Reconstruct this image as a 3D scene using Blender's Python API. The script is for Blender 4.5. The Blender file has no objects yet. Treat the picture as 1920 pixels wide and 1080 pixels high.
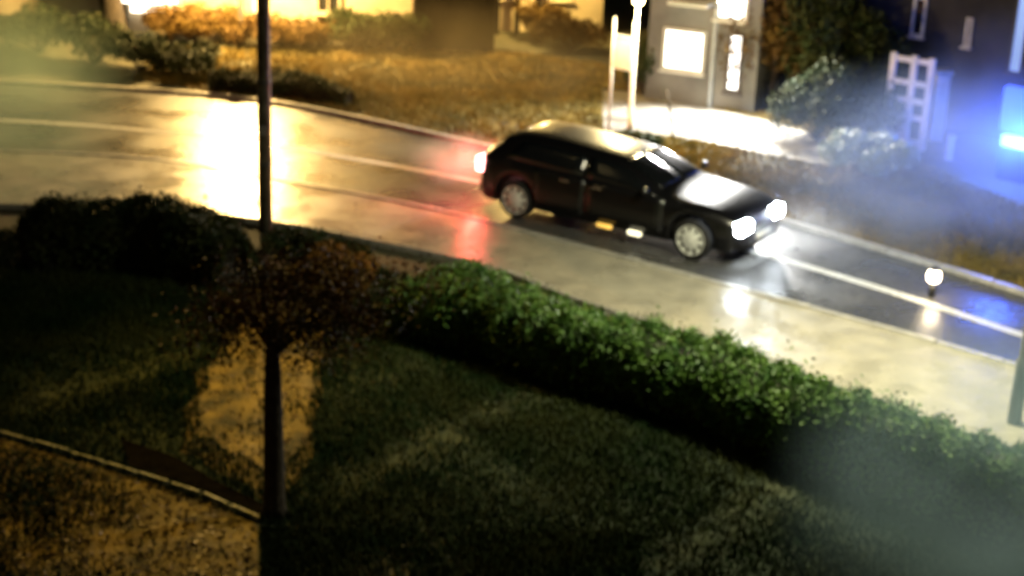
import bpy, bmesh, math, random
import numpy as np
from mathutils import Vector, Matrix

S = bpy.context.scene
C = S.collection
R = math.radians
random.seed(7)
rng = np.random.default_rng(11)

# ------------------------------------------------------------------ camera
CAM_H, PITCH, FPX, ROLL = 8.0, R(20.0), 3000.0, 0.04
fw = Vector((0, math.cos(PITCH), -math.sin(PITCH)))
r0 = Vector((1, 0, 0)); u0 = r0.cross(fw)
rt = r0 * math.cos(ROLL) + u0 * math.sin(ROLL)
up = u0 * math.cos(ROLL) - r0 * math.sin(ROLL)
CAM = Vector((0, 0, CAM_H))
cd = bpy.data.cameras.new('camera'); cam = bpy.data.objects.new('camera', cd); C.objects.link(cam)
m = Matrix((rt, up, -fw)).transposed().to_4x4(); m.translation = CAM
cam.matrix_world = m
cd.lens = 36 * FPX / 1920; cd.clip_end = 600; cd.clip_start = 0.1
cd.dof.use_dof = True; cd.dof.focus_distance = 5.0; cd.dof.aperture_fstop = 2.7
S.camera = cam

# ------------------------------------------------------------------ sky, moon, exposure
w = bpy.data.worlds.new("World"); S.world = w; w.use_nodes = True
nt = w.node_tree; bg = nt.nodes['Background']
sk = nt.nodes.new('ShaderNodeTexSky'); sk.sky_type = 'NISHITA'; sk.sun_disc = False
sk.sun_elevation = R(2); sk.sun_rotation = R(200)
nt.links.new(sk.outputs[0], bg.inputs[0]); bg.inputs[1].default_value = 0.008
ml = bpy.data.lights.new('night_sky_light', 'SUN'); ml.energy = 0.02; ml.angle = R(20); ml.color = (0.8, 1.0, 0.85)
mo = bpy.data.objects.new('night_sky_light', ml); C.objects.link(mo); mo.rotation_euler = (R(35), R(20), 0)
S.view_settings.view_transform = 'Standard'; S.view_settings.look = 'None'
S.view_settings.exposure = 0; S.view_settings.gamma = 1; S.view_settings.use_curve_mapping = False
S.cycles.use_denoising = True
S.cycles.max_bounces = 6; S.cycles.sample_clamp_indirect = 6

def P(u, v, z=0.0):
    """world point on the level z seen at photo pixel u, v"""
    d = fw + rt * ((u - 960) / FPX) - up * ((v - 540) / FPX)
    t = (z - CAM_H) / d.z
    return CAM + d * t

# ------------------------------------------------------------------ materials
def mat(name, col, rough=0.8, col2=None, scale=6, bump=0.0, bscale=40, metal=0, emit=None, estr=0, spec=0.5, coat=0, rough2=None, rscale=1.2, detail=6, lo=.35, hi=.65):
    M = bpy.data.materials.new(name); M.use_nodes = True
    n = M.node_tree; b = n.nodes['Principled BSDF']
    b.inputs['Base Color'].default_value = (*col, 1); b.inputs['Roughness'].default_value = rough
    b.inputs['Metallic'].default_value = metal; b.inputs['Specular IOR Level'].default_value = spec
    b.inputs['Coat Weight'].default_value = coat
    tc = n.nodes.new('ShaderNodeTexCoord')
    src = n.nodes.new('ShaderNodeNewGeometry').outputs['Position']
    if col2 is not None:
        t = n.nodes.new('ShaderNodeTexNoise'); t.inputs['Scale'].default_value = scale; t.inputs['Detail'].default_value = detail
        n.links.new(src, t.inputs['Vector'])
        r = n.nodes.new('ShaderNodeValToRGB'); r.color_ramp.elements[0].position = lo; r.color_ramp.elements[1].position = hi
        r.color_ramp.elements[0].color = (*col, 1); r.color_ramp.elements[1].color = (*col2, 1)
        n.links.new(t.outputs['Fac'], r.inputs[0]); n.links.new(r.outputs[0], b.inputs['Base Color'])
    if rough2 is not None:
        t = n.nodes.new('ShaderNodeTexNoise'); t.inputs['Scale'].default_value = rscale; t.inputs['Detail'].default_value = 5
        n.links.new(src, t.inputs['Vector'])
        mr = n.nodes.new('ShaderNodeMapRange'); mr.inputs[1].default_value = .38; mr.inputs[2].default_value = .62
        mr.inputs[3].default_value = rough; mr.inputs[4].default_value = rough2
        n.links.new(t.outputs['Fac'], mr.inputs[0]); n.links.new(mr.outputs[0], b.inputs['Roughness'])
    if bump:
        t = n.nodes.new('ShaderNodeTexNoise'); t.inputs['Scale'].default_value = bscale; t.inputs['Detail'].default_value = 4
        n.links.new(src, t.inputs['Vector'])
        bp = n.nodes.new('ShaderNodeBump'); bp.inputs['Strength'].default_value = bump; bp.inputs['Distance'].default_value = 0.02
        n.links.new(t.outputs['Fac'], bp.inputs['Height']); n.links.new(bp.outputs[0], b.inputs['Normal'])
    if emit:
        b.inputs['Emission Color'].default_value = (*emit, 1); b.inputs['Emission Strength'].default_value = estr
    return M

M = dict(
    lawnsoil=mat('mossy_lawn_soil', (.009, .020, .005), .95, (.017, .028, .007), 2.0, .6, 20),
    worn=mat('worn_lawn', (.036, .043, .014), .95, (.010, .020, .005), 3, .6, 20, lo=.42, hi=.6),
    nearblack=mat('near_black_ground', (.005, .004, .003), 1, (.010, .008, .005), 6, .8, 20, spec=0),  # near-black ground colour for the strip by the edging
    asphalt=mat('wet_asphalt', (.045, .046, .046), .22, (.075, .075, .07), 9, .6, 16, rough2=.46, rscale=.9),
    paint=mat('road_paint', (.45, .45, .43), .28, (.7, .7, .66), 14, .2, 30),
    edgestone=mat('mossy_edging_stone', (.45, .42, .30), .6, (.06, .07, .035), 2.2, .8, 25),
    kerb=mat('kerb_concrete', (.32, .31, .28), .35, (.45, .43, .38), 7, .3, 40),
    pave=mat('wet_pavement', (.30, .28, .22), .17, (.42, .39, .30), 2.6, .4, 14, rough2=.45),
    drive=mat('wet_driveway', (.12, .11, .09), .3, (.32, .30, .26), 2.2, .6, 14, rough2=.45),
    soil=mat('ground_soil', (.035, .040, .016), .9, (.06, .05, .025), 2.5, .5, 20),
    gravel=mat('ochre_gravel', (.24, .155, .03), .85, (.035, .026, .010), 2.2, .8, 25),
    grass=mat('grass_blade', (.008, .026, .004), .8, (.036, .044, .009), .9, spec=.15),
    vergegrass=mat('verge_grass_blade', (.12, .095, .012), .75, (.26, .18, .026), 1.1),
    leaf=mat('hedge_leaf', (.030, .10, .010), .6, (.10, .20, .02), 3.5),
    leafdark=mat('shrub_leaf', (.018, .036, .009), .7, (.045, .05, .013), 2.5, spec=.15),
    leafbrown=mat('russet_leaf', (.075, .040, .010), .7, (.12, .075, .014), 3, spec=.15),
    leafglow=mat('amber_glow_leaf', (.30, .13, .018), .7, (.08, .06, .012), 3, spec=.1),  # amber glow beside the pole put into the leaf colour
    leaftree=mat('bronze_tree_leaf', (.035, .040, .010), .7, (.13, .055, .014), 1.6, spec=.1),
    leafpale=mat('silver_leaf', (.25, .32, .24), .5, (.40, .45, .38), 4),
    litter=mat('fallen_leaf', (.22, .13, .03), .6, (.12, .07, .02), 6),
    twig=mat('twig_core', (.012, .014, .007), .95, (.02, .018, .01), 8),
    bark=mat('bark', (.022, .016, .010), .9, (.045, .034, .022), 12, 1, 25),
    polewood=mat('weathered_pole_wood', (.05, .045, .03), .7, (.16, .15, .11), 5, .6, 25),
    galv=mat('galvanised_steel', (.30, .33, .36), .45, (.4, .43, .45), 8, metal=.6),
    darkgalv=mat('dull_steel', (.07, .08, .085), .6, (.1, .11, .12), 8, metal=.3),
    darkmetal=mat('dark_metal', (.03, .03, .03), .45, metal=.5),
    wallwarm=mat('cream_render', (.62, .52, .34), .85, (.50, .41, .25), 1.5, .4, 12),
    wallgrey=mat('grey_render', (.20, .20, .19), .85, (.12, .12, .115), 1.2, .4, 12),
    walldark=mat('dark_brick', (.018, .017, .016), .85, (.035, .032, .03), 3, .6, 20),
    brown=mat('shade_dark_timber', (.009, .006, .004), .8, (.015, .010, .006), 4, .5, 14, spec=.1),  # near-black base carries the shade of an unlit front
    white=mat('white_paint', (.72, .72, .68), .5, (.55, .56, .53), 5),
    roof=mat('roof_tile', (.10, .06, .045), .8, (.06, .04, .035), 5),
    glassdark=mat('dark_window_glass', (.02, .022, .025), .08, spec=.8),
    frame=mat('window_frame_paint', (.55, .48, .34), .5),
    darkframe=mat('dark_window_frame', (.06, .055, .05), .5),
    carpaint=mat('black_car_paint', (.003, .003, .004), .36, coat=.3),
    carglass=mat('car_window_glass', (.006, .007, .008), .16, spec=.6),
    trim=mat('black_plastic_trim', (.008, .008, .008), .5),
    rubber=mat('tyre_rubber', (.012, .012, .012), .85),
    rim=mat('silver_wheel_cover', (.88, .9, .86), .5, (.72, .74, .70), 14, metal=.05),
    chrome=mat('chrome', (.6, .6, .6), .2, metal=1),
    headlight=mat('lit_headlight', (.9, .9, .9), .2, emit=(.85, .93, 1), estr=70),
    taillight=mat('lit_tail_light', (.8, .1, .08), .2, emit=(1, .34, .32), estr=10),
    plate=mat('number_plate', (.6, .6, .5), .5),
    creamglint=mat('cream_glint', (.9, .85, .6), .3, emit=(1, .93, .62), estr=2.2),  # emission paints the cream glint under the sill
    amber=mat('amber_glint', (.8, .4, .03), .3, emit=(1, .62, .12), estr=1.2),  # emission paints the amber glint under the sill
    glowwarm=mat('warm_lamp_glass', (1, .9, .6), .3, emit=(1, .74, .30), estr=30),
    glowwhite=mat('white_lamp_glass', (1, 1, .95), .3, emit=(1, .97, .88), estr=30),
    glowbollard=mat('bollard_lamp_glass', (1, .9, .7), .3, emit=(1, .82, .6), estr=12),
    litwin=mat('lit_white_window', (.9, .9, .9), .3, emit=(1, .99, .95), estr=3.2),
    litwarm=mat('lit_warm_window', (.9, .8, .5), .3, emit=(1, .80, .40), estr=1.4),
    blueglow=mat('blue_neon_panel', (.05, .1, .8), .3, emit=(.06, .13, 1), estr=2.0),
    blueneon=mat('pale_blue_panel', (.3, .5, .9), .3, emit=(.30, .45, .9), estr=.9),
    cyanglow=mat('cyan_lit_panel', (.5, .8, .9), .3, emit=(.45, .8, .95), estr=1.1),
)

# ------------------------------------------------------------------ object helpers
def link(name, me, mt=None, parent=None):
    o = bpy.data.objects.new(name, me); C.objects.link(o)
    if mt is not None and me is not None and not me.materials: me.materials.append(mt)
    if parent: o.parent = parent
    return o
def tag(o, label=None, cat=None, group=None, kind=None):
    if label: o['label'] = label
    if cat: o['category'] = cat
    if group: o['group'] = group
    if kind: o['kind'] = kind
    return o
def empty(name, loc, label, cat, group=None, rz=0):
    o = bpy.data.objects.new(name, None); C.objects.link(o); o.location = loc; o.rotation_euler = (0, 0, rz)
    o.empty_display_size = .2
    return tag(o, label, cat, group)
def mesh(name, verts, faces, smooth=False):
    me = bpy.data.meshes.new(name); me.from_pydata([tuple(v) for v in verts], [], faces); me.update()
    if smooth:
        for p in me.polygons: p.use_smooth = True
    return me
def bm_mesh(name, bm, smooth=False):
    me = bpy.data.meshes.new(name); bmesh.ops.recalc_face_normals(bm, faces=bm.faces); bm.to_mesh(me); bm.free()
    if smooth:
        for p in me.polygons: p.use_smooth = True
    return me
def box(name, x0, x1, y0, y1, z0, z1, mt, parent=None, bev=0.0):
    bm = bmesh.new(); bmesh.ops.create_cube(bm, size=1)
    for v in bm.verts:
        v.co = Vector(((x0 + x1) / 2 + v.co.x * (x1 - x0), (y0 + y1) / 2 + v.co.y * (y1 - y0), (z0 + z1) / 2 + v.co.z * (z1 - z0)))
    if bev: bmesh.ops.bevel(bm, geom=bm.edges[:], offset=bev, segments=2, affect='EDGES')
    return link(name, bm_mesh(name, bm), mt, parent)
def tube_bm(bm, pts, rad, n=10, cap=True):
    rings = []
    for i, p in enumerate(pts):
        p = Vector(p); a = Vector(pts[max(i - 1, 0)]); b = Vector(pts[min(i + 1, len(pts) - 1)])
        d = (b - a).normalized(); s = d.cross(Vector((0, 1, .13))).normalized(); t = s.cross(d)
        rings.append([bm.verts.new(p + (s * math.cos(2 * math.pi * k / n) + t * math.sin(2 * math.pi * k / n)) * rad[i]) for k in range(n)])
    for a, b in zip(rings, rings[1:]):
        for k in range(n): bm.faces.new((a[k], a[(k + 1) % n], b[(k + 1) % n], b[k]))
    if cap: bm.faces.new(rings[0][::-1]); bm.faces.new(rings[-1])
def tube(name, pts, rad, mt, parent=None, n=10):
    bm = bmesh.new(); tube_bm(bm, pts, rad if hasattr(rad, '__len__') else [rad] * len(pts), n)
    return link(name, bm_mesh(name, bm, True), mt, parent)
def cat_poly(pts, step=0.5):
    """smooth resampled polyline through world points"""
    p = [Vector(q) for q in pts]; out = []
    for i in range(len(p) - 1):
        a, b, c, d = p[max(i - 1, 0)], p[i], p[i + 1], p[min(i + 2, len(p) - 1)]
        n = max(2, int((c - b).length / step))
        for k in range(n):
            t = k / n
            out.append(.5 * ((2 * b) + (c - a) * t + (2 * a - 5 * b + 4 * c - d) * t * t + (3 * b - a - 3 * c + d) * t ** 3))
    out.append(p[-1]); return out
def resample(poly, n):
    L = [0]
    for a, b in zip(poly, poly[1:]): L.append(L[-1] + (b - a).length)
    out = []
    for s in np.linspace(0, L[-1], n):
        i = min(max(int(np.searchsorted(L, s)) - 1, 0), len(L) - 2)
        t = (s - L[i]) / max(L[i + 1] - L[i], 1e-6); out.append(poly[i].lerp(poly[i + 1], t))
    return out
def strip(name, left, right, z, mt, kind='structure', parent=None, n=120, cross=1):
    a, b = resample(left, n), resample(right, n); v = []; f = []
    for p, q in zip(a, b):
        for k in range(cross + 1):
            c = p.lerp(q, k / cross); v.append((c.x, c.y, z))
    W = cross + 1
    for i in range(n - 1):
        for k in range(cross): f.append((i * W + k, i * W + k + 1, (i + 1) * W + k + 1, (i + 1) * W + k))
    o = link(name, mesh(name, v, f), mt, parent)
    if kind: o['kind'] = kind
    return o
def poly_sheet(name, pts, z, mt, kind='structure'):
    bm = bmesh.new(); vs = [bm.verts.new((p.x, p.y, z)) for p in pts]; bm.faces.new(vs)
    bmesh.ops.triangulate(bm, faces=bm.faces[:])
    me = bm_mesh(name, bm)
    if me.polygons[0].normal.z < 0: me.flip_normals()
    o = link(name, me, mt); o['kind'] = kind; return o
def offset(poly, d):
    out = []
    for i, p in enumerate(poly):
        a = poly[max(i - 1, 0)]; b = poly[min(i + 1, len(poly) - 1)]; t = (b - a); t.z = 0; t.normalize()
        out.append(p + Vector((-t.y, t.x, 0)) * d)
    return out
def tris_mesh(name, V):
    """V: (n,k,3) array of separate polygons"""
    n, k, _ = V.shape
    me = bpy.data.meshes.new(name); me.vertices.add(n * k); me.vertices.foreach_set('co', V.reshape(-1).astype(np.float32))
    me.loops.add(n * k); me.loops.foreach_set('vertex_index', np.arange(n * k, dtype=np.int32))
    me.polygons.add(n); me.polygons.foreach_set('loop_start', np.arange(0, n * k, k, dtype=np.int32))
    me.update(calc_edges=True); return me
def leaves_at(pts, size, flat=0.0):
    """diamond leaves with random directions at points (n,3)"""
    n = len(pts); d = rng.normal(size=(n, 3)); d[:, 2] *= (1 - flat * .8); d /= np.linalg.norm(d, axis=1)[:, None]
    e = rng.normal(size=(n, 3)); e[:, 2] *= (1 - flat * .8); e -= d * (e * d).sum(1)[:, None]; e /= np.linalg.norm(e, axis=1)[:, None]
    s = (size * rng.uniform(.6, 1.4, n))[:, None]
    return np.stack([pts - d * s, pts + e * s * .45, pts + d * s, pts - e * s * .45], 1)
def blades_at(pts, h, wd):
    n = len(pts); a = rng.uniform(0, 6.283, n); s = np.stack([np.cos(a), np.sin(a), 0 * a], 1) * (wd * rng.uniform(.6, 1.3, n))[:, None]
    l = rng.normal(size=(n, 3)) * h * .45; l[:, 2] = h * rng.uniform(.5, 1.3, n)
    return np.stack([pts - s, pts + s, pts + l], 1)
def in_poly(x, y, poly):
    c = np.zeros(len(x), bool); n = len(poly)
    for i in range(n):
        a, b = poly[i], poly[(i + 1) % n]
        if a.y == b.y: continue
        k = ((a.y > y) != (b.y > y)) & (x < (b.x - a.x) * (y - a.y) / (b.y - a.y) + a.x); c ^= k
    return c
def patchy(p, f=1.0, lo=.15):
    k = .5 + .25 * np.sin(p[:, 0] * 1.7 * f + 1.3 * np.sin(p[:, 1] * 1.1 * f)) + .25 * np.sin(p[:, 1] * 2.3 * f + 1.7 * np.sin(p[:, 0] * 1.9 * f)) + .12 * np.sin(p[:, 0] * 7 + p[:, 1] * 5)
    return p[rng.uniform(0, 1, len(p)) < np.clip(k + lo, 0, 1)]
def scatter(poly, n, keep_out=()):
    xs = [p.x for p in poly]; ys = [p.y for p in poly]
    x = rng.uniform(min(xs), max(xs), n); y = rng.uniform(min(ys), max(ys), n)
    k = in_poly(x, y, poly)
    for q in keep_out: k &= ~in_poly(x, y, q)
    return np.stack([x[k], y[k], 0 * x[k]], 1)

# ------------------------------------------------------------------ ground, road, pavements
link('ground', mesh('ground', [(-300, -60, 0), (300, -60, 0), (300, 500, 0), (-300, 500, 0)], [(0, 1, 2, 3)]), M['soil'])['kind'] = 'structure'

FAR = cat_poly([P(*q) for q in [(-500, 140), (0, 158), (400, 183), (600, 212), (850, 266), (1000, 300), (1300, 372), (1500, 430), (1740, 500), (1920, 556), (2300, 690)]])
MID = cat_poly([P(*q) for q in [(-500, 205), (0, 226), (250, 243), (500, 272), (850, 332), (1150, 396), (1450, 482), (1680, 551), (1910, 627), (2300, 760)]])
NEAR = cat_poly([P(*q) for q in [(-500, 275), (0, 290), (300, 306), (560, 350), (760, 388), (920, 424), (1320, 531), (1600, 606), (1910, 694), (2300, 815)]])
strip('road', FAR, NEAR, .004, M['asphalt'], cross=4)
# centre marking: solid line, worn
cl = strip('road_marking', offset(MID, .10), offset(MID, -.10), .009, M['paint'])
def kerb(name, poly, side, z1, h0=0.0, wd=.13, stone=.9):
    """row of kerb stones sharing one mesh, children of one kerb"""
    root = bpy.data.objects.new(name, None); C.objects.link(root); root['kind'] = 'structure'
    n = int(sum((b - a).length for a, b in zip(poly, poly[1:])) / stone); q = resample(poly, n)
    src = None
    for i in range(n - 1):
        a, b = q[i], q[i + 1]; d = b - a; ang = math.atan2(d.y, d.x); L = d.length
        if src is None:
            src = box('kerb_stone', 0, L - .012, -wd / 2, wd / 2, -.05, z1, M['kerb'], root, .012); o = src
        else:
            o = src.copy(); C.objects.link(o)
        o.location = (a.x, a.y, h0 + random.uniform(-.004, .004)); o.rotation_euler = (0, 0, ang)
        o.scale.x = L / max((q[1] - q[0]).length, 1e-6)
    return root
kerb('kerb', offset(NEAR, -.07), -1, .11)
kerb('far_kerb', offset(FAR, .07), 1, .08)
PAVE2 = cat_poly([P(*q) for q in [(-500, 372), (0, 390), (300, 398), (430, 412), (560, 428), (700, 458), (900, 500), (1100, 575), (1320, 640), (1600, 745), (1910, 850), (2300, 985)]])
kerb('pavement_edging', PAVE2, 1, .088)
strip('pavement', offset(NEAR, -.136), PAVE2, .09, M['pave'], cross=3)

# driveway across the road, ochre footpath, dark strip behind the edging
drive_px = [(1128, 168), (1180, 172), (1240, 183), (1330, 203), (1420, 222), (1520, 250), (1600, 280), (1560, 312), (1430, 290), (1330, 268), (1240, 255), (1170, 250), (1132, 248)]
DRIVE = [P(*q) for q in drive_px]
poly_sheet('driveway', DRIVE, .010, M['drive'])
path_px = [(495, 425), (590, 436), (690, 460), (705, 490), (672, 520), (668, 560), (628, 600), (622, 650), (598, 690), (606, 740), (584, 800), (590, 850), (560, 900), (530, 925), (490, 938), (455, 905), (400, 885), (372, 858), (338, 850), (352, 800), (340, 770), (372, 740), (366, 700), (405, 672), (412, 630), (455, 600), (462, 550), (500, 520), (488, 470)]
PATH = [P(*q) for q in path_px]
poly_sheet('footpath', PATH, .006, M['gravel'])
TRACKS = [[(640, 905), (760, 852), (900, 782), (1085, 706)], [(1180, 1110), (1290, 1035), (1400, 960), (1480, 915)], [(60, 760), (170, 722), (300, 688), (390, 650)]]
for q in TRACKS:
    pl = cat_poly([P(*v) for v in q]); strip('trodden_track', offset(pl, .34), offset(pl, -.34), .005, M['worn'])
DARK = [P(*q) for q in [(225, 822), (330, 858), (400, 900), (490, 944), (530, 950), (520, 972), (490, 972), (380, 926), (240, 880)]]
poly_sheet('dark_strip', DARK, .010, M['nearblack'])  # near-black strip along the far side of the edging
bed_px = [(-250, 745), (0, 822), (200, 880), (380, 937), (482, 985), (486, 1300), (-300, 1300)]
BED = [P(*q) for q in bed_px]
poly_sheet('gravel_bed', BED, .006, M['gravel'])
EDGE = [P(*q) for q in [(-250, 738), (0, 815), (200, 873), (380, 930), (488, 978)]]
root = bpy.data.objects.new('bed_edging', None); C.objects.link(root)
tag(root, 'raised pale stone edging along the ochre bed in front of the tree trunk', 'edging')
src = None
for a, b in zip(EDGE, EDGE[1:]):
    n = max(1, round((b - a).length / .45)); d = (b - a) / n; ang = math.atan2(d.y, d.x)
    for i in range(n):
        if src is None:
            src = box('edging_stone', 0, d.length - .012, -.035, .035, -.05, .055, M['edgestone'], root, .02); o = src; L0 = d.length
        else:
            o = src.copy(); C.objects.link(o)
        p = a + d * i; o.location = (p.x, p.y, random.uniform(-.008, .008)); o.rotation_euler = (0, 0, ang + random.uniform(-.015, .015)); o.scale.x = d.length / L0

# ------------------------------------------------------------------ grass
lawn = [P(*q) for q in [(-200, 440), (100, 430), (480, 470), (700, 500), (900, 560), (1100, 640), (1400, 740), (1700, 850), (2050, 950), (2050, 1150), (1200, 1170), (1200, 1000), (494, 985), (200, 885), (-200, 760)]]
poly_sheet('lawn', lawn, .003, M['lawnsoil'])
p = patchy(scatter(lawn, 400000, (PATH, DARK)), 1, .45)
TR = []
for q in TRACKS:
    pl = cat_poly([P(*v) for v in q]); TR += [(q_.x, q_.y) for q_ in resample(pl, 40)]
TR = np.array(TR)
dd2 = np.min((p[:, None, 0] - TR[None, :, 0]) ** 2 + (p[:, None, 1] - TR[None, :, 1]) ** 2, axis=1)
p = p[rng.uniform(0, 1, len(p)) > .55 * np.exp(-dd2 / .07)]
p2 = patchy(scatter([P(*q) for q in [(-250, 745), (0, 830), (230, 905), (420, 1000), (480, 1300), (-300, 1300)]], 60000), 1.3, .1); p2 = p2[p2[:, 1] > 9]
bx = np.array([(v.x, v.y) for v in (P(230, 905), P(420, 1080))]); p2 = p2[rng.uniform(0, 1, len(p2)) < np.clip((bx[:, 0].mean() + .1 - p2[:, 0]) / 1.3, 0.06, 1)]
p3 = patchy(scatter([P(*q) for q in [(488, 990), (1200, 1000), (1200, 1300), (496, 1300)]], 60000), 1, .3)
pc = sum(PATH, Vector()) / len(PATH)
p4 = np.concatenate([scatter(PATH, 22000, ([v.lerp(pc, .16) for v in PATH],)), patchy(scatter(PATH, 9000), 2.2, -.35)])
p = np.concatenate([p, p2, p3, p4]); tag(link('lawn_grass', tris_mesh('lawn_grass', blades_at(p, .075, .012)), M['grass']), 'dim green lawn grass between the hedges and the stone edging', 'grass', kind='stuff')
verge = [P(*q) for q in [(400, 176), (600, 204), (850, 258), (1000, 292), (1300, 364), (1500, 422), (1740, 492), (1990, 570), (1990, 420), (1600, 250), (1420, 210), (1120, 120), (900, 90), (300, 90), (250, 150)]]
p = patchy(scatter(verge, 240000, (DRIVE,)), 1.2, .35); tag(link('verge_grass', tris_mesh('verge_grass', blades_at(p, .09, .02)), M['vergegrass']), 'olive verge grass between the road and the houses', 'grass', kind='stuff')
p = np.concatenate([scatter(BED, 9000), scatter(PATH, 2600)]); p[:, 2] = .015
p = p[p[:, 1] > 10]
tag(link('leaf_litter', tris_mesh('leaf_litter', leaves_at(p, .035, .7)), M['litter']), 'fallen brown leaves scattered over the ochre bed and footpath', 'leaves', kind='stuff')

# ------------------------------------------------------------------ hedges and shrubs
def hedge(name, path, wd, h, nleaf, lsize, label, lm='leaf', group=None, taper=.5):
    """core of twigs with a leaf shell, along a ground path"""
    q = resample(path, max(8, int(sum((b - a).length for a, b in zip(path, path[1:])) / .35)))
    c = sum(q, Vector()) / len(q); c.z = 0
    root = empty(name, c, label, 'hedge', group)
    ring = 12; V = []; F = []
    wob = [random.uniform(.86, 1.1) for _ in q]; hob = [random.uniform(.93, 1.06) for _ in q]
    def prof(i, a, k=1.0):
        t = q[min(i + 1, len(q) - 1)] - q[max(i - 1, 0)]; t.z = 0; t.normalize(); nrm = Vector((-t.y, t.x, 0))
        e = min(i, len(q) - 1 - i); sc = 1 if e > 1 else (.82 if e == 1 else .55)
        ca, sa = math.cos(a), math.sin(a)
        x = math.copysign(abs(ca) ** .55, ca) * wd / 2 * wob[i] * sc * k
        z = max(0, abs(sa) ** .5 * h * hob[i] * (sc ** .4) * k)
        return q[i] - c + nrm * x + Vector((0, 0, z))
    for i in range(len(q)):
        for k in range(ring): V.append(prof(i, math.pi * k / (ring - 1), .9))
    for i in range(len(q) - 1):
        for k in range(ring - 1): F.append((i * ring + k, i * ring + k + 1, (i + 1) * ring + k + 1, (i + 1) * ring + k))
    F.append(tuple(range(ring))); F.append(tuple((len(q) - 1) * ring + k for k in range(ring))[::-1])
    link('twig_core', mesh('twig_core', V, F, True), M['twig'], root)
    pts = []
    for _ in range(nleaf):
        i = random.randrange(len(q) - 1); t = random.random(); a = random.uniform(0, math.pi)
        p = prof(i, a).lerp(prof(i + 1, a), t)
        lump = .07 * math.sin(p.x * 4.1 + p.y * 3) + .05 * math.sin(p.x * 11 - p.y * 7)
        n = Vector((0, 0, p.z)) ; out = random.gauss(0, .045) + (abs(random.gauss(0, .09)) if random.random() < .05 else 0) + (lump if p.z > h * .5 else 0)
        pts.append((p.x + random.gauss(0, .04), p.y + random.gauss(0, .04), max(.02, p.z + out)))
    lf = link('leaves', tris_mesh('leaves', leaves_at(np.array(pts), lsize)), M[lm], root); lf['kind'] = 'stuff'
    return root
hp = [P(*q, .85) for q in [(745, 505), (900, 530), (1100, 592), (1320, 655), (1500, 724), (1700, 787), (1950, 868), (2200, 955)]]
hp = [Vector((p.x, p.y, 0)) for p in hp]
hedge('clipped_hedge', cat_poly(hp), 1.0, .85, 60000, .030, 'long clipped green hedge beside the pavement, running from the path gap to the grey post')
hp = [P(*q, .85) for q in [(45, 400), (100, 392), (200, 388), (350, 400), (440, 432)]]
hp = [Vector((p.x, p.y, 0)) for p in hp]
hedge('clipped_hedge', cat_poly(hp), 1.05, .85, 26000, .038, 'short dark hedge left of the wooden pole, bright street light behind it', 'leafdark')
hp = [Vector((*P(*q, .35).xy, 0)) for q in [(395, 138), (480, 145), (570, 152), (655, 166)]]
hedge('low_hedge', cat_poly(hp), .7, .38, 6000, .04, 'low dark hedge strip across the road behind the wooden pole', 'leafdark')

def shrub(px, z, rad, h, n, label, lm='leafdark', group=None, size=.05, name='shrub'):
    """rounded bush: stems + several leaf clumps"""
    b = P(*px); root = empty(name, b, label, 'shrub', group)
    bm = bmesh.new(); cl = []
    for k in range(7):
        a = k * 2.4; r = rad * random.uniform(.25, .75); c = Vector((math.cos(a) * r, math.sin(a) * r, h * random.uniform(.4, .8))); cl.append(c)
        tube_bm(bm, [(0, 0, 0), c * .5, c], [.03, .02, .01], 5)
    link('stem', bm_mesh('stem', bm), M['bark'], root)
    pts = []
    for _ in range(n):
        c = random.choice(cl); v = Vector((random.gauss(0, 1), random.gauss(0, 1), random.gauss(0, .8))).normalized() * random.random() ** .4
        p = c + Vector((v.x * rad * .42, v.y * rad * .42, v.z * h * .35)); p.z = max(.03, p.z); pts.append(tuple(p))
    lf = link('leaves', tris_mesh('leaves', leaves_at(np.array(pts), size)), M[lm], root); lf['kind'] = 'stuff'
    return root
shrub((75, 100), 0, 1.2, 1.1, 4000, 'mist-green bushy shrub at the far left across the road')
shrub((175, 120), 0, 1.0, 1.0, 4000, 'dark green shrub under the tree trunk across the road', 'leafdark')
shrub((265, 135), 0, .9, .8, 3500, 'dark bushy shrub at the road edge below the glowing white panel', 'leafdark')
shrub((345, 140), 0, .9, .7, 3500, 'olive shrub between the white panel and the low hedge', 'leafdark')
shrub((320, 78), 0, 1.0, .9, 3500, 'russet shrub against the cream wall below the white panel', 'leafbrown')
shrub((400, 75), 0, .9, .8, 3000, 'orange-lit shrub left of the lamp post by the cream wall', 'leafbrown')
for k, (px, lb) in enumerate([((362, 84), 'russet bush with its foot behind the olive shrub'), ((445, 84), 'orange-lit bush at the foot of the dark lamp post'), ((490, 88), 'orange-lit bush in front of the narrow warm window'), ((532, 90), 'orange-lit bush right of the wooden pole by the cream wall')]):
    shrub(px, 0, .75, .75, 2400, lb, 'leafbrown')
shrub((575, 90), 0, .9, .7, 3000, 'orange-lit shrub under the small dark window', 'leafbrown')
shrub((655, 92), 0, .9, .9, 4500, 'black shrub just right of the small dark window', 'leafdark')
shrub((730, 98), 0, .9, 1.0, 4500, 'black shrub touching the brown timber shed', 'leafdark')
shrub((690, 80), 0, .9, .9, 3500, 'tall dark shrub against the cream wall near its right corner', 'leafdark')
shrub((628, 555), 0, .75, .6, 5000, 'low shrub with amber glow put into its leaf colour in the gap between the two front hedges', 'leafglow', size=.035)
shrub((560, 505), 0, .6, .6, 4000, 'low dark shrub at the foot of the wooden pole beside the path', 'leafdark', size=.035)
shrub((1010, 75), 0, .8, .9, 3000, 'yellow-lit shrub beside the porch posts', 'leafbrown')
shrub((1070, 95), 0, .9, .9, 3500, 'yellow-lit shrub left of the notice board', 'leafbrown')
shrub((1205, 180), 0, .55, 1.2, 3000, 'dark narrow shrub just behind the slim pale lamp post', 'leafdark')
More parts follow.
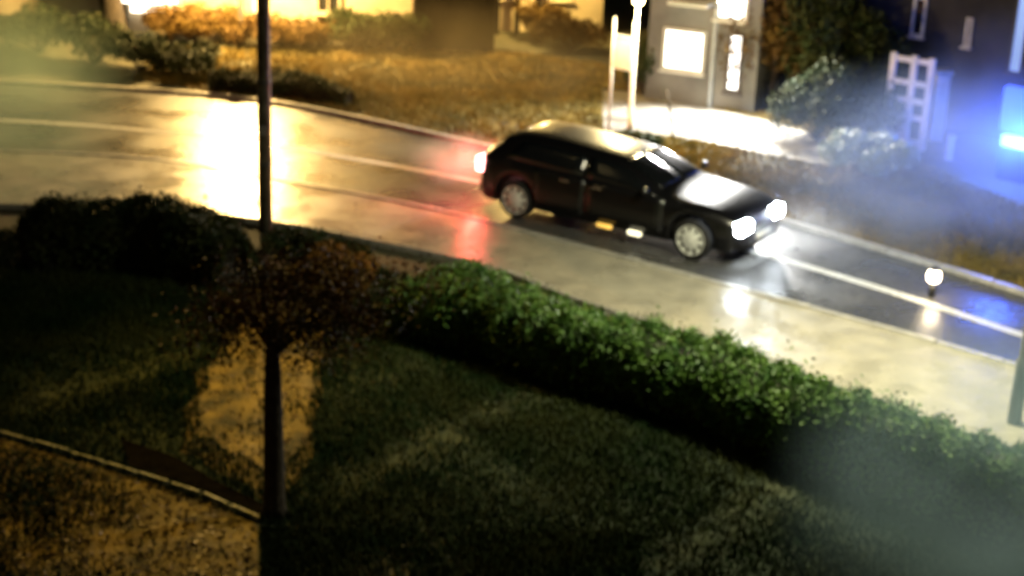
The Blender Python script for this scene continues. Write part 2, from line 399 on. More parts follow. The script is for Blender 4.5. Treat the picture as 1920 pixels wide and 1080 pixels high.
shrub((1195, 278), 0, .5, .35, 2000, 'low weedy clump on the verge in front of the notice board', 'leafdark')
shrub((1530, 262), 0, 1.0, 1.5, 6000, 'low dark shrub before the tall bushes at the right end of the driveway', 'leafdark')
shrub((1610, 262), 0, .9, 1.3, 5000, 'dark shrub standing left of the white lattice frame', 'leafdark')
shrub((1440, 205), 0, 1.2, 2.7, 8000, 'tall brown bush at the right corner of the grey house', 'leafbrown', size=.06)
shrub((1520, 218), 0, 1.3, 2.9, 9000, 'tall dark bush between the grey house and the dark brick house', 'leafdark', size=.06)
shrub((1600, 228), 0, 1.1, 2.3, 7000, 'tall dark bush against the left end of the dark brick house', 'leafdark', size=.06)
shrub((1625, 330), 0, .9, .75, 6000, 'low pale silvery shrub in front of the white lattice frame', 'leafpale')

def tree(px, h, r, crown_c, crown_r, nleaf, label, lm, size=.06, limbs=7, name='tree', lean=(0, 0)):
    b = P(*px); root = empty(name, b, label, 'tree')
    bm = bmesh.new(); top = Vector((lean[0], lean[1], crown_c[2]))
    tube_bm(bm, [(0, 0, 0), (0, 0, .12), Vector((lean[0] * .3, lean[1] * .3, h * .35)), Vector((lean[0] * .7, lean[1] * .7, h * .7)), top], [r * 1.45, r * 1.1, r, r * .85, r * .5], 12)
    ends = []
    for k in range(limbs):
        a = k * 2.4 + .5; e = Vector(crown_c) + Vector((math.cos(a) * crown_r[0] * .6, math.sin(a) * crown_r[1] * .6, random.uniform(-.3, .5) * crown_r[2]))
        s = Vector((lean[0] * .7, lean[1] * .7, h * random.uniform(.82, .92)))
        tube_bm(bm, [s, s.lerp(e, .5) + Vector((0, 0, .08)), e], [r * .35, r * .22, r * .08], 6); ends.append(e)
    link('trunk', bm_mesh('trunk', bm, True), M['bark'], root)
    pts = []
    cl = ends + [Vector(crown_c) + Vector((random.gauss(0, .45) * crown_r[0], random.gauss(0, .45) * crown_r[1], random.gauss(0, .4) * crown_r[2])) for _ in range(limbs * 2)]
    for _ in range(nleaf):
        c = random.choice(cl); v = Vector((random.gauss(0, 1), random.gauss(0, 1), random.gauss(0, .8))) * .27
        pts.append((c.x + v.x * crown_r[0], c.y + v.y * crown_r[1], c.z + v.z * crown_r[2]))
    lf = link('crown', tris_mesh('crown', leaves_at(np.array(pts), size)), M[lm], root); lf['kind'] = 'stuff'
    return root
tree((515, 965), 2.15, .105, (.15, .1, 2.25), (.95, .85, .5), 10000, 'small tree with dark straight trunk on the lawn by the stone edging', 'leaftree', .027)
tree((215, 62), 3, .28, (0, 0, 5), (2.2, 2.0, 1.6), 7000, 'thick dark tree trunk before the pale wall, beside the glowing white panel', 'leafdark', .12, lean=(-.3, 0))

# ------------------------------------------------------------------ poles and lamp posts
def point(name, loc, e, col, rad=.12, parent=None, spot=None, aim=None, blend=.6):
    l = bpy.data.lights.new(name, 'SPOT' if spot else 'POINT'); l.energy = e; l.color = col; l.shadow_soft_size = rad
    if spot: l.spot_size = R(spot); l.spot_blend = blend
    o = bpy.data.objects.new(name, l); C.objects.link(o); o.location = loc
    if spot:
        d = (Vector(aim) - Vector(loc)).normalized(); o.rotation_euler = d.to_track_quat('-Z', 'Y').to_euler()
    return o
def lantern_post(px, h, label, glow, r=.06, cat='lamp post', dark='darkmetal'):
    b = P(*px); root = empty('lamp_post', b, label, cat)
    tube('post', [(0, 0, 0), (0, 0, .5), (0, 0, .52), (0, 0, h - .3)], [r * 1.6, r * 1.6, r, r * .8], M[dark], root, 12)
    tube('lamp_glass', [(0, 0, h - .28), (0, 0, h + .02)], [.09, .15], M[glow], root, 8)
    tube('lamp_cap', [(0, 0, h + .025), (0, 0, h + .08), (0, 0, h + .22)], [.2, .18, .02], M[dark], root, 8)
    return b, root
WARM = (1, .66, .22); WARMW = (1, .86, .58); WHITE = (1, .98, .93)
b, _ = lantern_post((453, 86), 3.4, 'dark lamp post against the cream wall left of the wooden pole', 'glowwarm')
point('street_lamp_light', (b.x, b.y - .3, 3.3), 9000, (1, .63, .21), .25)

# wooden pole by the hedge gap
b = P(498, 434)
root = empty('utility_pole', b, 'tall mottled wooden pole at the end of the left hedge', 'pole')
tube('post', [(0, 0, 0), (0.01, 0, 2), (.02, 0, 4), (.02, 0, 7.6)], [.11, .105, .10, .085], M['polewood'], root, 14)
box('crossarm', -.8, .84, -.16, -.09, 7.1, 7.22, M['polewood'], root, .01)
for z in (1.1, 2.4, 3.9): tube('steel_band', [(.01, 0, z), (.01, 0, z + .05)], .116, M['darkgalv'], root, 14)
box('tag_plate', -.05, .05, -.118, -.110, 1.6, 1.75, M['galv'], root, .002)
for x in (-.7, -.25, .29, .74):
    tube('insulator', [(x, -.125, 7.222), (x, -.125, 7.3), (x, -.125, 7.36)], [.03, .045, .02], M['white'], root, 8)

box('lamp_arm', -.03, .03, -1.0, -.1, 6.55, 6.61, M['darkmetal'], root, .005)
box('lamp_hood', -.16, .16, -1.32, -.9, 6.50, 6.62, M['darkmetal'], root, .03)
box('lamp_glass', -.11, .11, -1.27, -.97, 6.47, 6.497, M['glowwarm'], root)
t = P(470, 860)
point('pole_lamp_light', (b.x, b.y - 1.12, 6.42), 3300, (1, .62, .08), .12, spot=64, aim=(t.x, t.y, 0), blend=1)

# grey street light at the right border
b = P(1899, 806)
root = empty('street_light', b, 'slim grey street light post standing behind the right end of the hedge', 'street light')
tube('post', [(0, 0, 0), (0, 0, .9), (0, 0, .93), (0, 0, 5.6), (-.15, .1, 5.9), (-.9, .5, 6.05)], [.085, .085, .062, .05, .045, .04], M['darkgalv'], root, 12)
box('lamp_head', -1.45, -.85, .35, .62, 6.0, 6.12, M['galv'], root, .03)
box('lamp_glass', -1.40, -.95, .38, .59, 5.97, 5.998, M['glowwhite'], root)
point('street_light_light', (b.x - 1.2, b.y + .48, 5.9), 3600, (1, .93, .62), .15, spot=136, aim=(b.x - 1.9, b.y + 1.2, 0), blend=.8)

# bollard light across the road
b = P(1746, 556)
root = empty('bollard_light', b, 'small glowing warm lantern standing in the far lane on the right', 'bollard light')
tube('post', [(0, 0, 0), (0, 0, .22)], [.05, .05], M['darkmetal'], root, 12)
tube('lamp_glass', [(0, 0, .222), (0, 0, .25), (0, 0, .32), (0, 0, .39), (0, 0, .42)], [.05, .09, .105, .09, .05], M['glowbollard'], root, 14)
tube('cap', [(0, 0, .422), (0, 0, .45), (0, 0, .47)], [.08, .08, .02], M['darkmetal'], root, 14)
point('bollard_glow', (b.x, b.y - .16, .33), 14, (1, .8, .5), .06)

# two-legged notice board
a, c = P(1140, 252), P(1176, 260)
root = empty('notice_board', (a + c) / 2, 'pale notice board on two thin posts catching yellow light', 'notice board', rz=math.atan2((c - a).y, (c - a).x))
L = (c - a).length
for s in (-1, 1): tube('leg', [(s * L / 2, 0, 0), (s * L / 2, 0, 2.35)], .028, M['white'], root, 8)
box('board_panel', -L / 2 + .03, L / 2 - .03, -.02, .02, 1.35, 1.95, M['white'], root, .008)
box('top_rail', -L / 2 + .03, L / 2 - .03, -.025, .025, 1.98, 2.03, M['white'], root, .005)
# leaning stake
b = P(1262, 262)
tag(tube('leaning_stake', [(b.x, b.y, 0), (b.x - .08, b.y, .5), (b.x - .2, b.y, 1.0)], .025, M['bark']), 'thin dark stake leaning left on the verge between notice board and driveway glare', 'stake')

# ------------------------------------------------------------------ houses
def building(name, label, pa, pb, depth, h, wallm, roofm='roof', rh=2.0, over=.35):
    """house with its front wall from ground point pa to pb; local x along the front, y to the back"""
    d = pb - pa; root = empty(name, pa, label, 'house', rz=math.atan2(d.y, d.x)); L = d.length
    bm = bmesh.new()
    def q(vs): bm.faces.new([bm.verts.new(v) for v in vs])
    box('wall', 0, L, 0, depth, 0, h, M[wallm], root)
    if roofm:
        q([(-over, -over, h), (L + over, -over, h), (L + over, depth / 2, h + rh), (-over, depth / 2, h + rh)])
        q([(-over, depth + over, h), (L + over, depth + over, h), (L + over, depth / 2, h + rh), (-over, depth / 2, h + rh)])
        q([(-over, -over, h), (-over, depth + over, h), (-over, depth / 2, h + rh)])
        q([(L + over, -over, h), (L + over, depth + over, h), (L + over, depth / 2, h + rh)])
        q([(-over, -over, h + .003), (L + over, -over, h + .003), (L + over, depth + over, h + .003), (-over, depth + over, h + .003)])
        bmesh.ops.remove_doubles(bm, verts=bm.verts, dist=.002)
        link('roof', bm_mesh('roof', bm), M[roofm], root)
    return root, L
def window(root, x0, x1, z0, z1, glass, fm, fw_=.06, bars=(1, 1), y=0):
    fr = bpy.data.objects.new('window', None); C.objects.link(fr); fr.parent = root; fr.location = (x0, y, z0)
    W, H = x1 - x0, z1 - z0
    box('pane', 0, W, -.012, .0, 0, H, M[glass], fr)
    bm = bmesh.new()
    def bb(a, b_, c, d):
        g = bmesh.ops.create_cube(bm, size=1)
        for v in g['verts']: v.co = Vector(((a + b_) / 2 + v.co.x * (b_ - a), -.03 + v.co.y * .05, (c + d) / 2 + v.co.z * (d - c)))
    bb(-fw_, W + fw_, -fw_, 0); bb(-fw_, W + fw_, H, H + fw_); bb(-fw_, 0, 0, H); bb(W, W + fw_, 0, H)
    for k in range(1, bars[0]): bb(W * k / bars[0] - .015, W * k / bars[0] + .015, 0, H)
    link('frame', bm_mesh('frame', bm), M[fm], fr)
    box('sill', -fw_ - .04, W + fw_ + .04, -.12, -.001, -fw_ - .05, -fw_ - .002, M[fm], fr, .006)
    return fr
def wall_x(root_pa, root_pb, u, v):
    """distance along the front wall and height where pixel (u,v) hits its plane"""
    d = (root_pb - root_pa); d.z = 0; t = d.normalized(); nrm = Vector((t.y, -t.x, 0))
    ray = fw + rt * ((u - 960) / FPX) - up * ((v - 540) / FPX)
    k = (root_pa - CAM).dot(nrm) / ray.dot(nrm); h = CAM + ray * k
    return (h - root_pa).dot(t), h.z

# cream house, left
pa, pb = P(240, 58), P(772, 88)
root, L = building('cream_house', 'warm lit cream house across the road behind the wooden pole', pa, pb, 7, 3.0, 'wallwarm')
x0, z0 = wall_x(pa, pb, 597, 20); x1, _ = wall_x(pa, pb, 635, 20)
window(root, x0, x1, z0, z0 + .9, 'glassdark', 'frame', bars=(2, 1))
window(root, .6, 1.6, 1.3, 2.2, 'glassdark', 'frame', bars=(2, 1))
xa, za = wall_x(pa, pb, 485, 60); window(root, xa - .15, xa + .2, za, za + 1.3, 'litwarm', 'frame')
# glowing white rounded panel
xa, za = wall_x(pa, pb, 236, 18); xb, _ = wall_x(pa, pb, 335, 18)
d = (pb - pa).normalized(); o_ = pa + d * xa
root = empty('illuminated_sign', Vector((o_.x, o_.y, za)) + Vector((d.y, -d.x, 0)) * .22, 'glowing white rounded sign box on the cream wall, top left', 'sign', rz=math.atan2(d.y, d.x))
W = xb - xa
bm = bmesh.new(); bmesh.ops.create_cube(bm, size=1)
for v in bm.verts: v.co = Vector((W / 2 + v.co.x * W, v.co.y * .12, .35 + v.co.z * .7))
bmesh.ops.bevel(bm, geom=[e for e in bm.edges if abs((e.verts[0].co - e.verts[1].co).normalized().y) > .9], offset=.22, segments=6, affect='EDGES')
link('lit_panel', bm_mesh('lit_panel', bm), M['litwin'], root)
for x in (W * .25, W * .75): box('bracket', x - .02, x + .02, .061, .219, .3, .34, M['darkmetal'], root)
# pale garden wall, far left
a, c = P(-150, 22), P(236, 34)
d = c - a; root = empty('garden_wall', a, 'pale low garden wall at the far left behind the trunk', 'wall', rz=math.atan2(d.y, d.x))
box('wall_body', 0, d.length, 0, .25, 0, .9, M['wallwarm'], root); box('coping', -.03, d.length + .03, -.04, .29, .902, .97, M['kerb'], root, .01)
# brown timber shed, shade of an unlit opening put into its colour
pa, pb = P(776, 98), P(926, 100)
root, L = building('timber_shed', 'brown timber shed, coloured near-black as if unlit, between the cream house and the porch', pa, pb, 3.5, 2.3, 'brown', rh=.8)
root['category'] = 'shed'
n = int(L / .14)
src = None
for i in range(n):
    if src is None: src = box('board', .006, L / n - .006, -.022, -.002, .02, 2.28, M['brown'], root); o = src
    else: o = src.copy(); C.objects.link(o)
    o.location.x = i * L / n; o.location.y = random.uniform(-.003, .0)
# porch house
pa, pb = P(932, 58), P(1128, 62)
root, L = building('porch_house', 'yellow lit house front with porch posts right of the shed', pa, pb, 6, 3.0, 'wallwarm')
for u in (928, 966, 1002): 
    x, _ = wall_x(pa, pb, u, 40); box('porch_post', x - .07, x + .07, -.55, -.41, 0, 2.9, M['brown'], root, .01)
x, z = wall_x(pa, pb, 942, 35); window(root, x, x + .28, .9, 2.0, 'litwarm', 'frame')
x, z = wall_x(pa, pb, 1030, 35); window(root, x, x + .5, .9, 2.0, 'glassdark', 'frame', bars=(2, 1))
dd = (pb - pa).normalized(); nn = Vector((dd.y, -dd.x, 0))
x, _ = wall_x(pa, pb, 985, 0); wl = pa + dd * x
root = empty('added_lantern', wl + nn * .3 + Vector((0, 0, 2.3)), 'warm lantern added to light the porch house wall between the porch posts', 'added wall lamp', rz=math.atan2(dd.y, dd.x))  # lantern above the view, added to brighten the porch front
tube('lamp_glass', [(0, 0, -.1), (0, 0, .1)], [.06, .09], M['glowwarm'], root, 8); tube('lamp_cap', [(0, 0, .103), (0, 0, .13), (0, 0, .2)], [.12, .11, .02], M['darkmetal'], root, 8)
box('bracket', -.015, .015, .0, .298, .14, .17, M['darkmetal'], root)
point('added_lantern_light', wl + nn * 1.0 + Vector((0, 0, 2.2)), 900, (1, .66, .2), .12)  # added light for the porch front
# grey house
pa, pb = P(1208, 186), P(1412, 214)
root, L = building('grey_house', 'pale grey house with blown-out white windows across the road', pa, pb, 6, 2.75, 'wallgrey')
x0, z0 = wall_x(pa, pb, 1246, 124); x1, z1 = wall_x(pa, pb, 1320, 64)
window(root, x0, x1, z0, z1, 'litwin', 'white', bars=(2, 1))
x0, z0 = wall_x(pa, pb, 1364, 166); x1, z1 = wall_x(pa, pb, 1392, 68)
window(root, x0, x1, z0, z1, 'litwin', 'darkframe')
x0, z0 = wall_x(pa, pb, 1346, 30); x1, z1 = wall_x(pa, pb, 1400, 0)
window(root, x0, x1, z0, z0 + .55, 'litwin', 'white')
x0, z0 = wall_x(pa, pb, 1330, 146)
box('downpipe', x0 + .03, x0 + .11, -.1, -.02, 0, 2.7, M['galv'], root, .01)
box('door_canopy', x0 - .9, x0 - .02, -.5, -.002, 2.2, 2.28, M['white'], root, .01)
dd = (pb - pa).normalized(); nn = Vector((dd.y, -dd.x, 0))
xl, _ = wall_x(pa, pb, 1372, 0); wl = pa + dd * xl + nn * .45
root = empty('wall_floodlight', (wl.x, wl.y, 2.45), 'bright white floodlight on the grey house wall above the tall window', 'floodlight', rz=math.atan2(dd.y, dd.x))
box('housing', -.16, .16, -.02, .06, -.1, .1, M['darkmetal'], root, .01); box('lamp_glass', -.14, .14, -.035, -.0205, -.085, .085, M['glowwhite'], root)
box('bracket', -.03, .03, .061, .448, -.03, .03, M['darkmetal'], root)
point('floodlight_light', wl + nn * .12 + Vector((0, 0, 2.45)) + dd * .3, 4600, WHITE, .18, spot=140, aim=wl + nn * 3.2 + dd * .6, blend=.5)
xl, _ = wall_x(pa, pb, 1205, 0); wl = pa + dd * xl + nn * .5
b, _ = lantern_post((1180, 266), 3.0, 'slim pale lamp post just right of the notice board', 'glowwarm', .035, dark='white')
point('garden_lamp_light', (b.x, b.y - .25, 2.8), 850, (1, .76, .34), .16)
# dark building right
pa, pb = P(1530, 196), P(2010, 286)
root, L = building('dark_brick_house', 'dark brick house in shadow behind the white lattice frame', pa, pb, 8, 6, 'walldark')
for (u0, u1, v0, v1, g) in [(1712, 1736, 62, 0, 'glassdark'), (1812, 1822, 82, 38, 'glassdark')]:
    x0, z0 = wall_x(pa, pb, u0, v0); x1, z1 = wall_x(pa, pb, u1, v1); window(root, x0, x1, z0, z1, g, 'white', .05)
for (u0, u1, v0, v1, g) in [(1893, 1935, 132, -20, 'blueneon')]:
    x0, z0 = wall_x(pa, pb, u0, v0); x1, z1 = wall_x(pa, pb, u1, v1); window(root, x0, x1, z0, z1, g, 'darkframe', .05)
# blue illuminated panel standing on the forecourt + cyan box
dd = (pb - pa).normalized(); nn = Vector((dd.y, -dd.x, 0))
a, c = P(1862, 330), P(1960, 352); d = c - a
root = empty('blue_sign', a, 'saturated blue illuminated sign at the right edge of the street', 'sign', rz=math.atan2(d.y, d.x))
box('sign_base', .1, d.length - .1, -.12, .12, 0, .62, M['darkmetal'], root, .02)
box('blue_panel', 0, d.length, -.1, .1, .92, 1.75, M['blueglow'], root, .03)
box('cyan_panel', .08, d.length - .02, -.105, .105, .63, .85, M['cyanglow'], root, .02)
ce = (a + c) / 2
point('blue_sign_glow', (ce.x - .3, ce.y - .4, .75), 750, (.07, .17, 1), .3)
# white lattice frame + pillars
a, c = P(1657, 268), P(1727, 282); d = c - a; L = d.length
root = empty('lattice_frame', a, 'white wooden lattice frame with open squares beside a pale pillar', 'garden frame', rz=math.atan2(d.y, d.x))
for x in (0, L * .55, L): box('upright', x - .065, x + .065, -.04, .04, 0, 1.85, M['white'], root, .008)
for z in (.12, .62, .95, 1.30, 1.75):
    box('rail', .066, L * .55 - .066, -.03, .03, z - .055, z + .055, M['white'], root, .006)
    box('rail', L * .55 + .066, L - .066, -.03, .03, z - .055, z + .055, M['white'], root, .006)
box('lower_panel', .067, L * .55 - .067, -.012, .012, .18, .56, M['white'], root)
b = P(1752, 262)
root = empty('gate_pillar', b, 'pale blue-grey gate pillar right of the white lattice frame', 'pillar')
box('shaft', -.14, .14, -.13, .13, 0, 1.35, M['white'], root, .01); box('cap', -.18, .18, -.17, .17, 1.352, 1.45, M['kerb'], root, .02)
b = P(1778, 300)
root = empty('gate_pillar', b, 'short stubby pillar at the foot of the dark house', 'pillar')
box('shaft', -.07, .07, -.07, .07, 0, .45, M['kerb'], root, .01); box('cap', -.09, .09, -.09, .09, .452, .5, M['kerb'], root, .01)

# ------------------------------------------------------------------ mist volumes added for haze and glow, light tint in their colour
def mist(name, c, r, dens, label, nscale=.5, col=(1, 1, 1)):
    bm = bmesh.new(); bmesh.ops.create_icosphere(bm, subdivisions=3, radius=1)
    for v in bm.verts: v.co = Vector((v.co.x * r[0], v.co.y * r[1], v.co.z * r[2]))
    mt = bpy.data.materials.new(name); mt.use_nodes = True; n = mt.node_tree; n.nodes.clear()
    out = n.nodes.new('ShaderNodeOutputMaterial'); pv = n.nodes.new('ShaderNodeVolumePrincipled'); pv.inputs['Color'].default_value = (*col, 1)
    pv.inputs['Anisotropy'].default_value = .2
    tc = n.nodes.new('ShaderNodeTexCoord'); mp = n.nodes.new('ShaderNodeVectorMath'); mp.operation = 'DIVIDE'; mp.inputs[1].default_value = r
    ln = n.nodes.new('ShaderNodeVectorMath'); ln.operation = 'LENGTH'
    mr = n.nodes.new('ShaderNodeMapRange'); mr.interpolation_type = 'SMOOTHSTEP'; mr.inputs[1].default_value = 1; mr.inputs[2].default_value = 0; mr.inputs[3].default_value = 0; mr.inputs[4].default_value = 1
    nz = n.nodes.new('ShaderNodeTexNoise'); nz.inputs['Scale'].default_value = nscale; nz.inputs['Detail'].default_value = 2
    m2 = n.nodes.new('ShaderNodeMapRange'); m2.inputs[1].default_value = .35; m2.inputs[2].default_value = .65; m2.inputs[3].default_value = .05; m2.inputs[4].default_value = 1.6
    mu = n.nodes.new('ShaderNodeMath'); mu.operation = 'MULTIPLY'; mu2 = n.nodes.new('ShaderNodeMath'); mu2.operation = 'MULTIPLY'; mu2.inputs[1].default_value = dens
    L = n.links.new
    L(tc.outputs['Object'], mp.inputs[0]); L(mp.outputs[0], ln.inputs[0]); L(ln.outputs['Value'], mr.inputs[0]); L(tc.outputs['Object'], nz.inputs['Vector'])
    L(nz.outputs['Fac'], m2.inputs[0]); L(mr.outputs[0], mu.inputs[0]); L(m2.outputs[0], mu.inputs[1]); L(mu.outputs[0], mu2.inputs[0]); L(mu2.outputs[0], pv.inputs['Density']); L(pv.outputs[0], out.inputs['Volume'])
    o = link(name, bm_mesh(name, bm), mt); o.location = c; return tag(o, label, 'mist', kind='stuff')
c = P(1905, 330); mist('mist', (c.x, c.y, 1.3), (3.0, 3.0, 2.2), .20, 'mist added for the saturated blue glow round the blue sign at the right edge', col=(.5, .66, 1))  # blue light put into the mist colour
c = P(830, 170); mist('mist', (c.x, c.y, .8), (5.5, 3.6, 1.5), .04, 'mist added for the faint golden glow over the verge between the wooden pole and the notice board', col=(1, .86, .55))  # golden light put into the mist colour
c = P(1790, 430); mist('mist', (c.x, c.y, .8), (4.6, 4.6, 2.1), .21, 'mist added for the bluish haze over the verge below the blue sign', col=(.45, .62, 1))  # blue tint of the sign light put into the mist colour
c = P(-70, 290); mist('mist', (c.x, c.y, 1.0), (3.4, 5.6, 2.2), .20, 'mist added for the grey green haze over the road at the far left', col=(.60, .85, .64))  # added haze with a greenish tint in its colour
c = P(1925, 1130); mist('mist', (c.x, c.y, .8), (2.7, 3.6, 2.1), .26, 'mist added for a pale teal window reflection over the lawn at the bottom right corner', col=(.55, .85, 1))  # volume stands in for a reflection on the window pane

# ------------------------------------------------------------------ the car
rw, fwh = P(962, 410), P(1290, 488)
hd = fwh - rw; WB = hd.length; ang = math.atan2(hd.y, hd.x); print('WHEELBASE', WB, 'ang', math.degrees(ang), 'dist', rw.length)
car = empty('parked_car', rw, 'black hatchback car driving right with headlights and red tail light on', 'car', rz=ang)
car.name = 'black_car'
# local: x forward, y to the far side; near flank at y=0; rear axle at x=0
HWD = .90
Wb = WB; XR, XF = -.80, Wb + .80; RW = .32; TOP = 1.40
ks = [XR, XR + .08, -.58, -.28, .15, .6, 1.2, Wb * .56, Wb * .72, Wb * .86, Wb + .25, Wb + .6, XF - .06, XF]
z_top = [.66, .98, 1.14, 1.35, TOP, TOP, TOP - .03, TOP - .09, 1.13, .94, .86, .76, .66, .50]
z_belt = [.62, .90, .95, .95, .94, .92, .91, .90, .88, .86, .80, .71, .62, .48]
y_half = [.72, .82, .87, .89, .90, .90, .90, .90, .90, .90, .88, .82, .72, .62]
y_roof = [.64, .70, .70, .66, .62, .60, .59, .59, .65, .73, .76, .72, .62, .54]
def lerp_s(x, ys):
    i = min(max(int(np.searchsorted(ks, x)) - 1, 0), len(ks) - 2)
    g = lambda j: ys[min(max(j, 0), len(ys) - 1)]; gx = lambda j: ks[min(max(j, 0), len(ks) - 1)]
    t = (x - ks[i]) / (ks[i + 1] - ks[i]); dx = ks[i + 1] - ks[i]
    m0 = (g(i + 1) - g(i - 1)) / max(gx(i + 1) - gx(i - 1), .01) * dx; m1 = (g(i + 2) - g(i)) / max(gx(i + 2) - gx(i), .01) * dx
    return (2*t**3 - 3*t*t + 1) * g(i) + (t**3 - 2*t*t + t) * m0 + (-2*t**3 + 3*t*t) * g(i + 1) + (t**3 - t*t) * m1
def zlow(x):
    z = .22
    if x > XF - .12 or x < XR + .12: z = .26
    for c in (0, Wb):
        if abs(x - c) < .39: z = max(z, RW + math.sqrt(.39 ** 2 - (x - c) ** 2))
    return z
def sec(x):
    h = lerp_s(x, y_half); zt = lerp_s(x, z_top); zb = min(lerp_s(x, z_belt), zt - .02); yr = lerp_s(x, y_roof); zl = zlow(x)
    return [(h * .93, zl), (h * .985, zl + .05), (h, max(.52, zl + .09) if zb > .7 else (zl + zb) / 2), (h * .985, (zb + max(.52, zl + .1)) / 2 if zb > .7 else zb - .05), (h * .955, zb),
            (yr + .02, zt - .055 if zt - zb > .1 else zb + (zt - zb) * .6), (yr * .86, zt - .012 if zt - zb > .1 else zb + (zt - zb) * .8), (yr * .45, zt), (0, zt + .006)]
def surf(x, t):
    s = sec(x); i = min(int(t), len(s) - 2); f = t - i
    return s[i][0] * (1 - f) + s[i + 1][0] * f, s[i][1] * (1 - f) + s[i + 1][1] * f
def patch(name, x0, x1, t0, t1, nx, nt_, side, off, mt, parent, xs=None):
    V = []; F = []
    for i in range(nx + 1):
        for j in range(nt_ + 1):
            fx, ft = i / nx, j / nt_
            if xs: a, b_ = xs(ft); x = a + (b_ - a) * fx
            else: x = x0 + (x1 - x0) * fx
            t = t0 + (t1 - t0) * ft; y, z = surf(x, t); y2, z2 = surf(x, t + .05)
            ny, nz = (z2 - z), -(y2 - y); l = math.hypot(ny, nz) or 1
            y += ny / l * off; z += nz / l * off
            V.append((x, HWD - side * y, z))
    W = nt_ + 1
    for i in range(nx):
        for j in range(nt_): F.append((i * W + j, i * W + j + 1, (i + 1) * W + j + 1, (i + 1) * W + j))
    me = mesh(name, V, F, True)
    o = link(name, me, mt, parent)
    md = o.modifiers.new('thick', 'SOLIDIFY'); md.thickness = .006; md.offset = 0
    return o
# shell
xs = sorted(set(list(np.linspace(XR, XF, 60)) + [c + .39 * math.cos(math.pi * k / 12) for c in (0, Wb) for k in range(13)]))
V = []; F = []; nS = 9
for x in xs:
    s = sec(x)
    row = [(x, HWD - y, z) for y, z in s] + [(x, HWD + y, z) for y, z in reversed(s[:-1])]
    V += row
W = 2 * nS - 1
for i in range(len(xs) - 1):
    for j in range(W - 1): F.append((i * W + j, i * W + j + 1, (i + 1) * W + j + 1, (i + 1) * W + j))
F.append(tuple(range(W))[::-1]); F.append(tuple((len(xs) - 1) * W + k for k in range(W)))
link('body', mesh('body', V, F, True), M['carpaint'], car)
box('underbody', XR + .15, XF - .15, .16, 2 * HWD - .16, .2, .62, M['trim'], car)
for side in (1, -1):
    patch('door', .36, Wb * .40, 1.1, 4.0, 8, 6, side, .004, M['carpaint'], car)
    patch('door', Wb * .40 + .02, Wb - .50, 1.1, 4.0, 8, 6, side, .004, M['carpaint'], car)
    patch('side_window', 0, 1, 4.12, 4.86, 6, 3, side, .006, M['carglass'], car, xs=lambda f: (-.25 + f * .25, Wb * .38))
    patch('side_window', 0, 1, 4.12, 4.86, 6, 3, side, .006, M['carglass'], car, xs=lambda f: (Wb * .40, Wb * .82 - f * .62))
    for x in (.95, Wb * .40 + .25):
        y, z = surf(x, 3.6); box('door_handle', x - .09, x + .09, HWD - side * (y + .018) - .012, HWD - side * (y + .018) + .012, z - .012, z + .012, M['chrome'], car, .004)
    patch('windscreen', Wb * .57, Wb * .80, 5.3, 7.999, 8, 6, side, .004, M['carglass'], car)
    patch('rear_window', -.56, -.28, 5.3, 7.999, 6, 6, side, .004, M['carglass'], car)
SLOT = []
def wheel(x, y, side):
    g = bpy.data.objects.new('wheel', None); C.objects.link(g); g.parent = car; g.location = (x, y, RW); g.rotation_euler = (0, random.uniform(0, 1), 0)
    def ringm(name, prof, mt, n=28):
        V = []; F = []
        for k in range(n):
            a = 2 * math.pi * k / n
            for r, yy in prof: V.append((r * math.cos(a), yy * side, r * math.sin(a)))
        m_ = len(prof)
        for k in range(n):
            for j in range(m_ - 1): F.append((k * m_ + j, k * m_ + j + 1, ((k + 1) % n) * m_ + j + 1, ((k + 1) % n) * m_ + j))
        return link(name, mesh(name, V, F, True), mt, g)
    ringm('tyre', [(.238, -.10), (.244, -.005), (.252, 0), (.305, -.005), (.318, -.03), (.32, -.09), (.318, -.17), (.3, -.2), (.21, -.2)], M['rubber'])
    ringm('rim', [(.244, -.004), (.236, .004), (.228, -.03), (.20, -.018), (.12, .008), (.05, .020), (.001, .022)], M['rim'])
    for k in range(9):
        a = 2 * math.pi * k / 9
        if k == 0 and not SLOT: SLOT.append(box('wheel_slot', .09, .215, -.008, .014, -.016, .016, M['trim'], g).data)
        o = link('wheel_slot', SLOT[0], None, g) if not (k == 0 and len(g.children) == 3) else g.children[-1]
        o.location = (0, -.006 * side, 0); o.rotation_euler = (0, a, 0)
for x in (0, Wb): wheel(x, .02, -1); wheel(x, 2 * HWD - .02, 1)
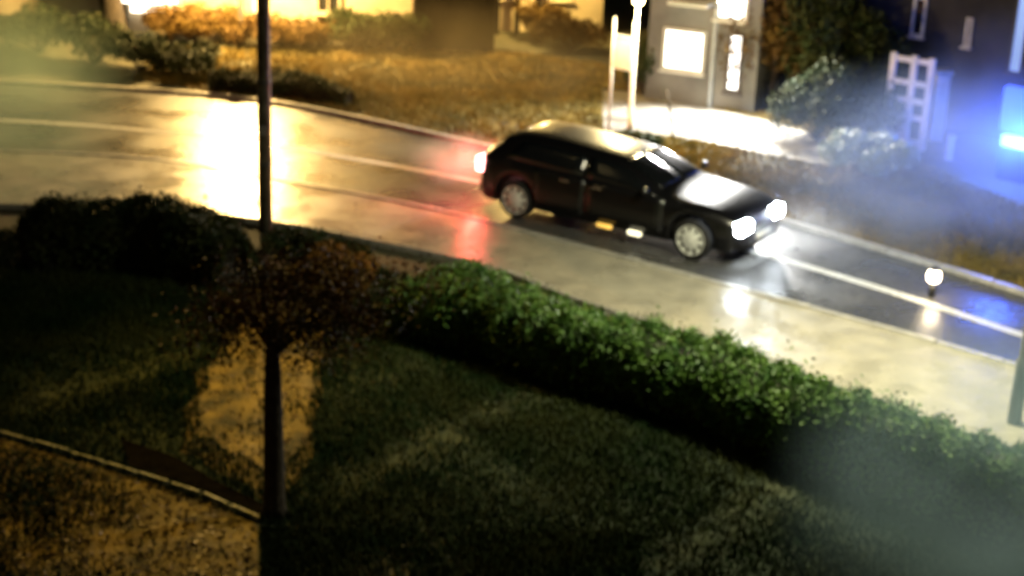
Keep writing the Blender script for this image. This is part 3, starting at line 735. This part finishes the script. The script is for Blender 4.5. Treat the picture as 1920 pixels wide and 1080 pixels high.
def lens(name, x, y0, y1, z0, z1, mt, d=.05, nose=1):
    bm = bmesh.new(); bmesh.ops.create_cube(bm, size=1)
    for v in bm.verts: v.co = Vector((x + v.co.x * d, (y0 + y1) / 2 + v.co.y * (y1 - y0), (z0 + z1) / 2 + v.co.z * (z1 - z0)))
    bmesh.ops.bevel(bm, geom=bm.edges[:], offset=.02, segments=2, affect='EDGES')
    return link(name, bm_mesh(name, bm, True), mt, car)
for s in (1, -1):
    yc = lambda y: HWD - s * y
    lens('headlight', XF - .14, min(yc(.38), yc(.76)), max(yc(.38), yc(.76)), .50, .70, M['headlight'], .30)
    lens('tail_light', XR + .05, min(yc(.52), yc(.85)), max(yc(.52), yc(.85)), .66, .92, M['taillight'], .16)
    lens('wing_mirror', Wb * .76, min(yc(.92), yc(1.06)), max(yc(.92), yc(1.06)), .93, 1.05, M['carpaint'], .09)
lens('sill_glint', WB * .53, -.012, .03, .20, .27, M['amber'], .30)  # glowing blocks added for the glints along the sill
lens('sill_glint', WB * .70, -.012, .03, .19, .27, M['creamglint'], .26)
lens('grille', XF - .01, HWD - .36, HWD + .36, .44, .60, M['trim'], .05)
lens('number_plate', XF + .02, HWD - .26, HWD + .26, .34, .44, M['plate'], .03)
lens('number_plate', XR - .01, HWD - .26, HWD + .26, .48, .58, M['plate'], .03)
lens('rear_bumper', XR + .02, HWD - .72, HWD + .72, .28, .46, M['trim'], .12)
# lamps of the car
mw = Matrix.Translation(rw) @ Matrix.Rotation(ang, 4, 'Z')
for s in (1, -1):
    h = mw @ Vector((XF + .08, HWD - s * .56, .64)); aim = mw @ Vector((XF + 12, HWD - s * .56, -.3))
    point('headlight_beam', h, 130, (.85, .95, 1), .06, spot=75, aim=aim, blend=.8)
    h = mw @ Vector((XR - .12, HWD - s * .68, .76))
    point('tail_glow', h, 200, (1, .08, .06), .08)

c = mw @ Vector((XR - .75, .55, .62)); mist('tail_halo', c, (1.1, .8, .55), .9, 'mist added for the red halo behind the tail light of the black car', 1.6)  # volume added to give the tail light a red halo
c = mw @ Vector((XF + .75, .7, .6)); mist('headlight_halo', c, (1.1, 1.0, .6), .28, 'mist added for the white glow in front of the headlights of the black car', 1.6)  # volume added to carry the glow of the headlights

print('TRIS', sum(len(o.data.polygons) for o in S.objects if o.type == 'MESH'))
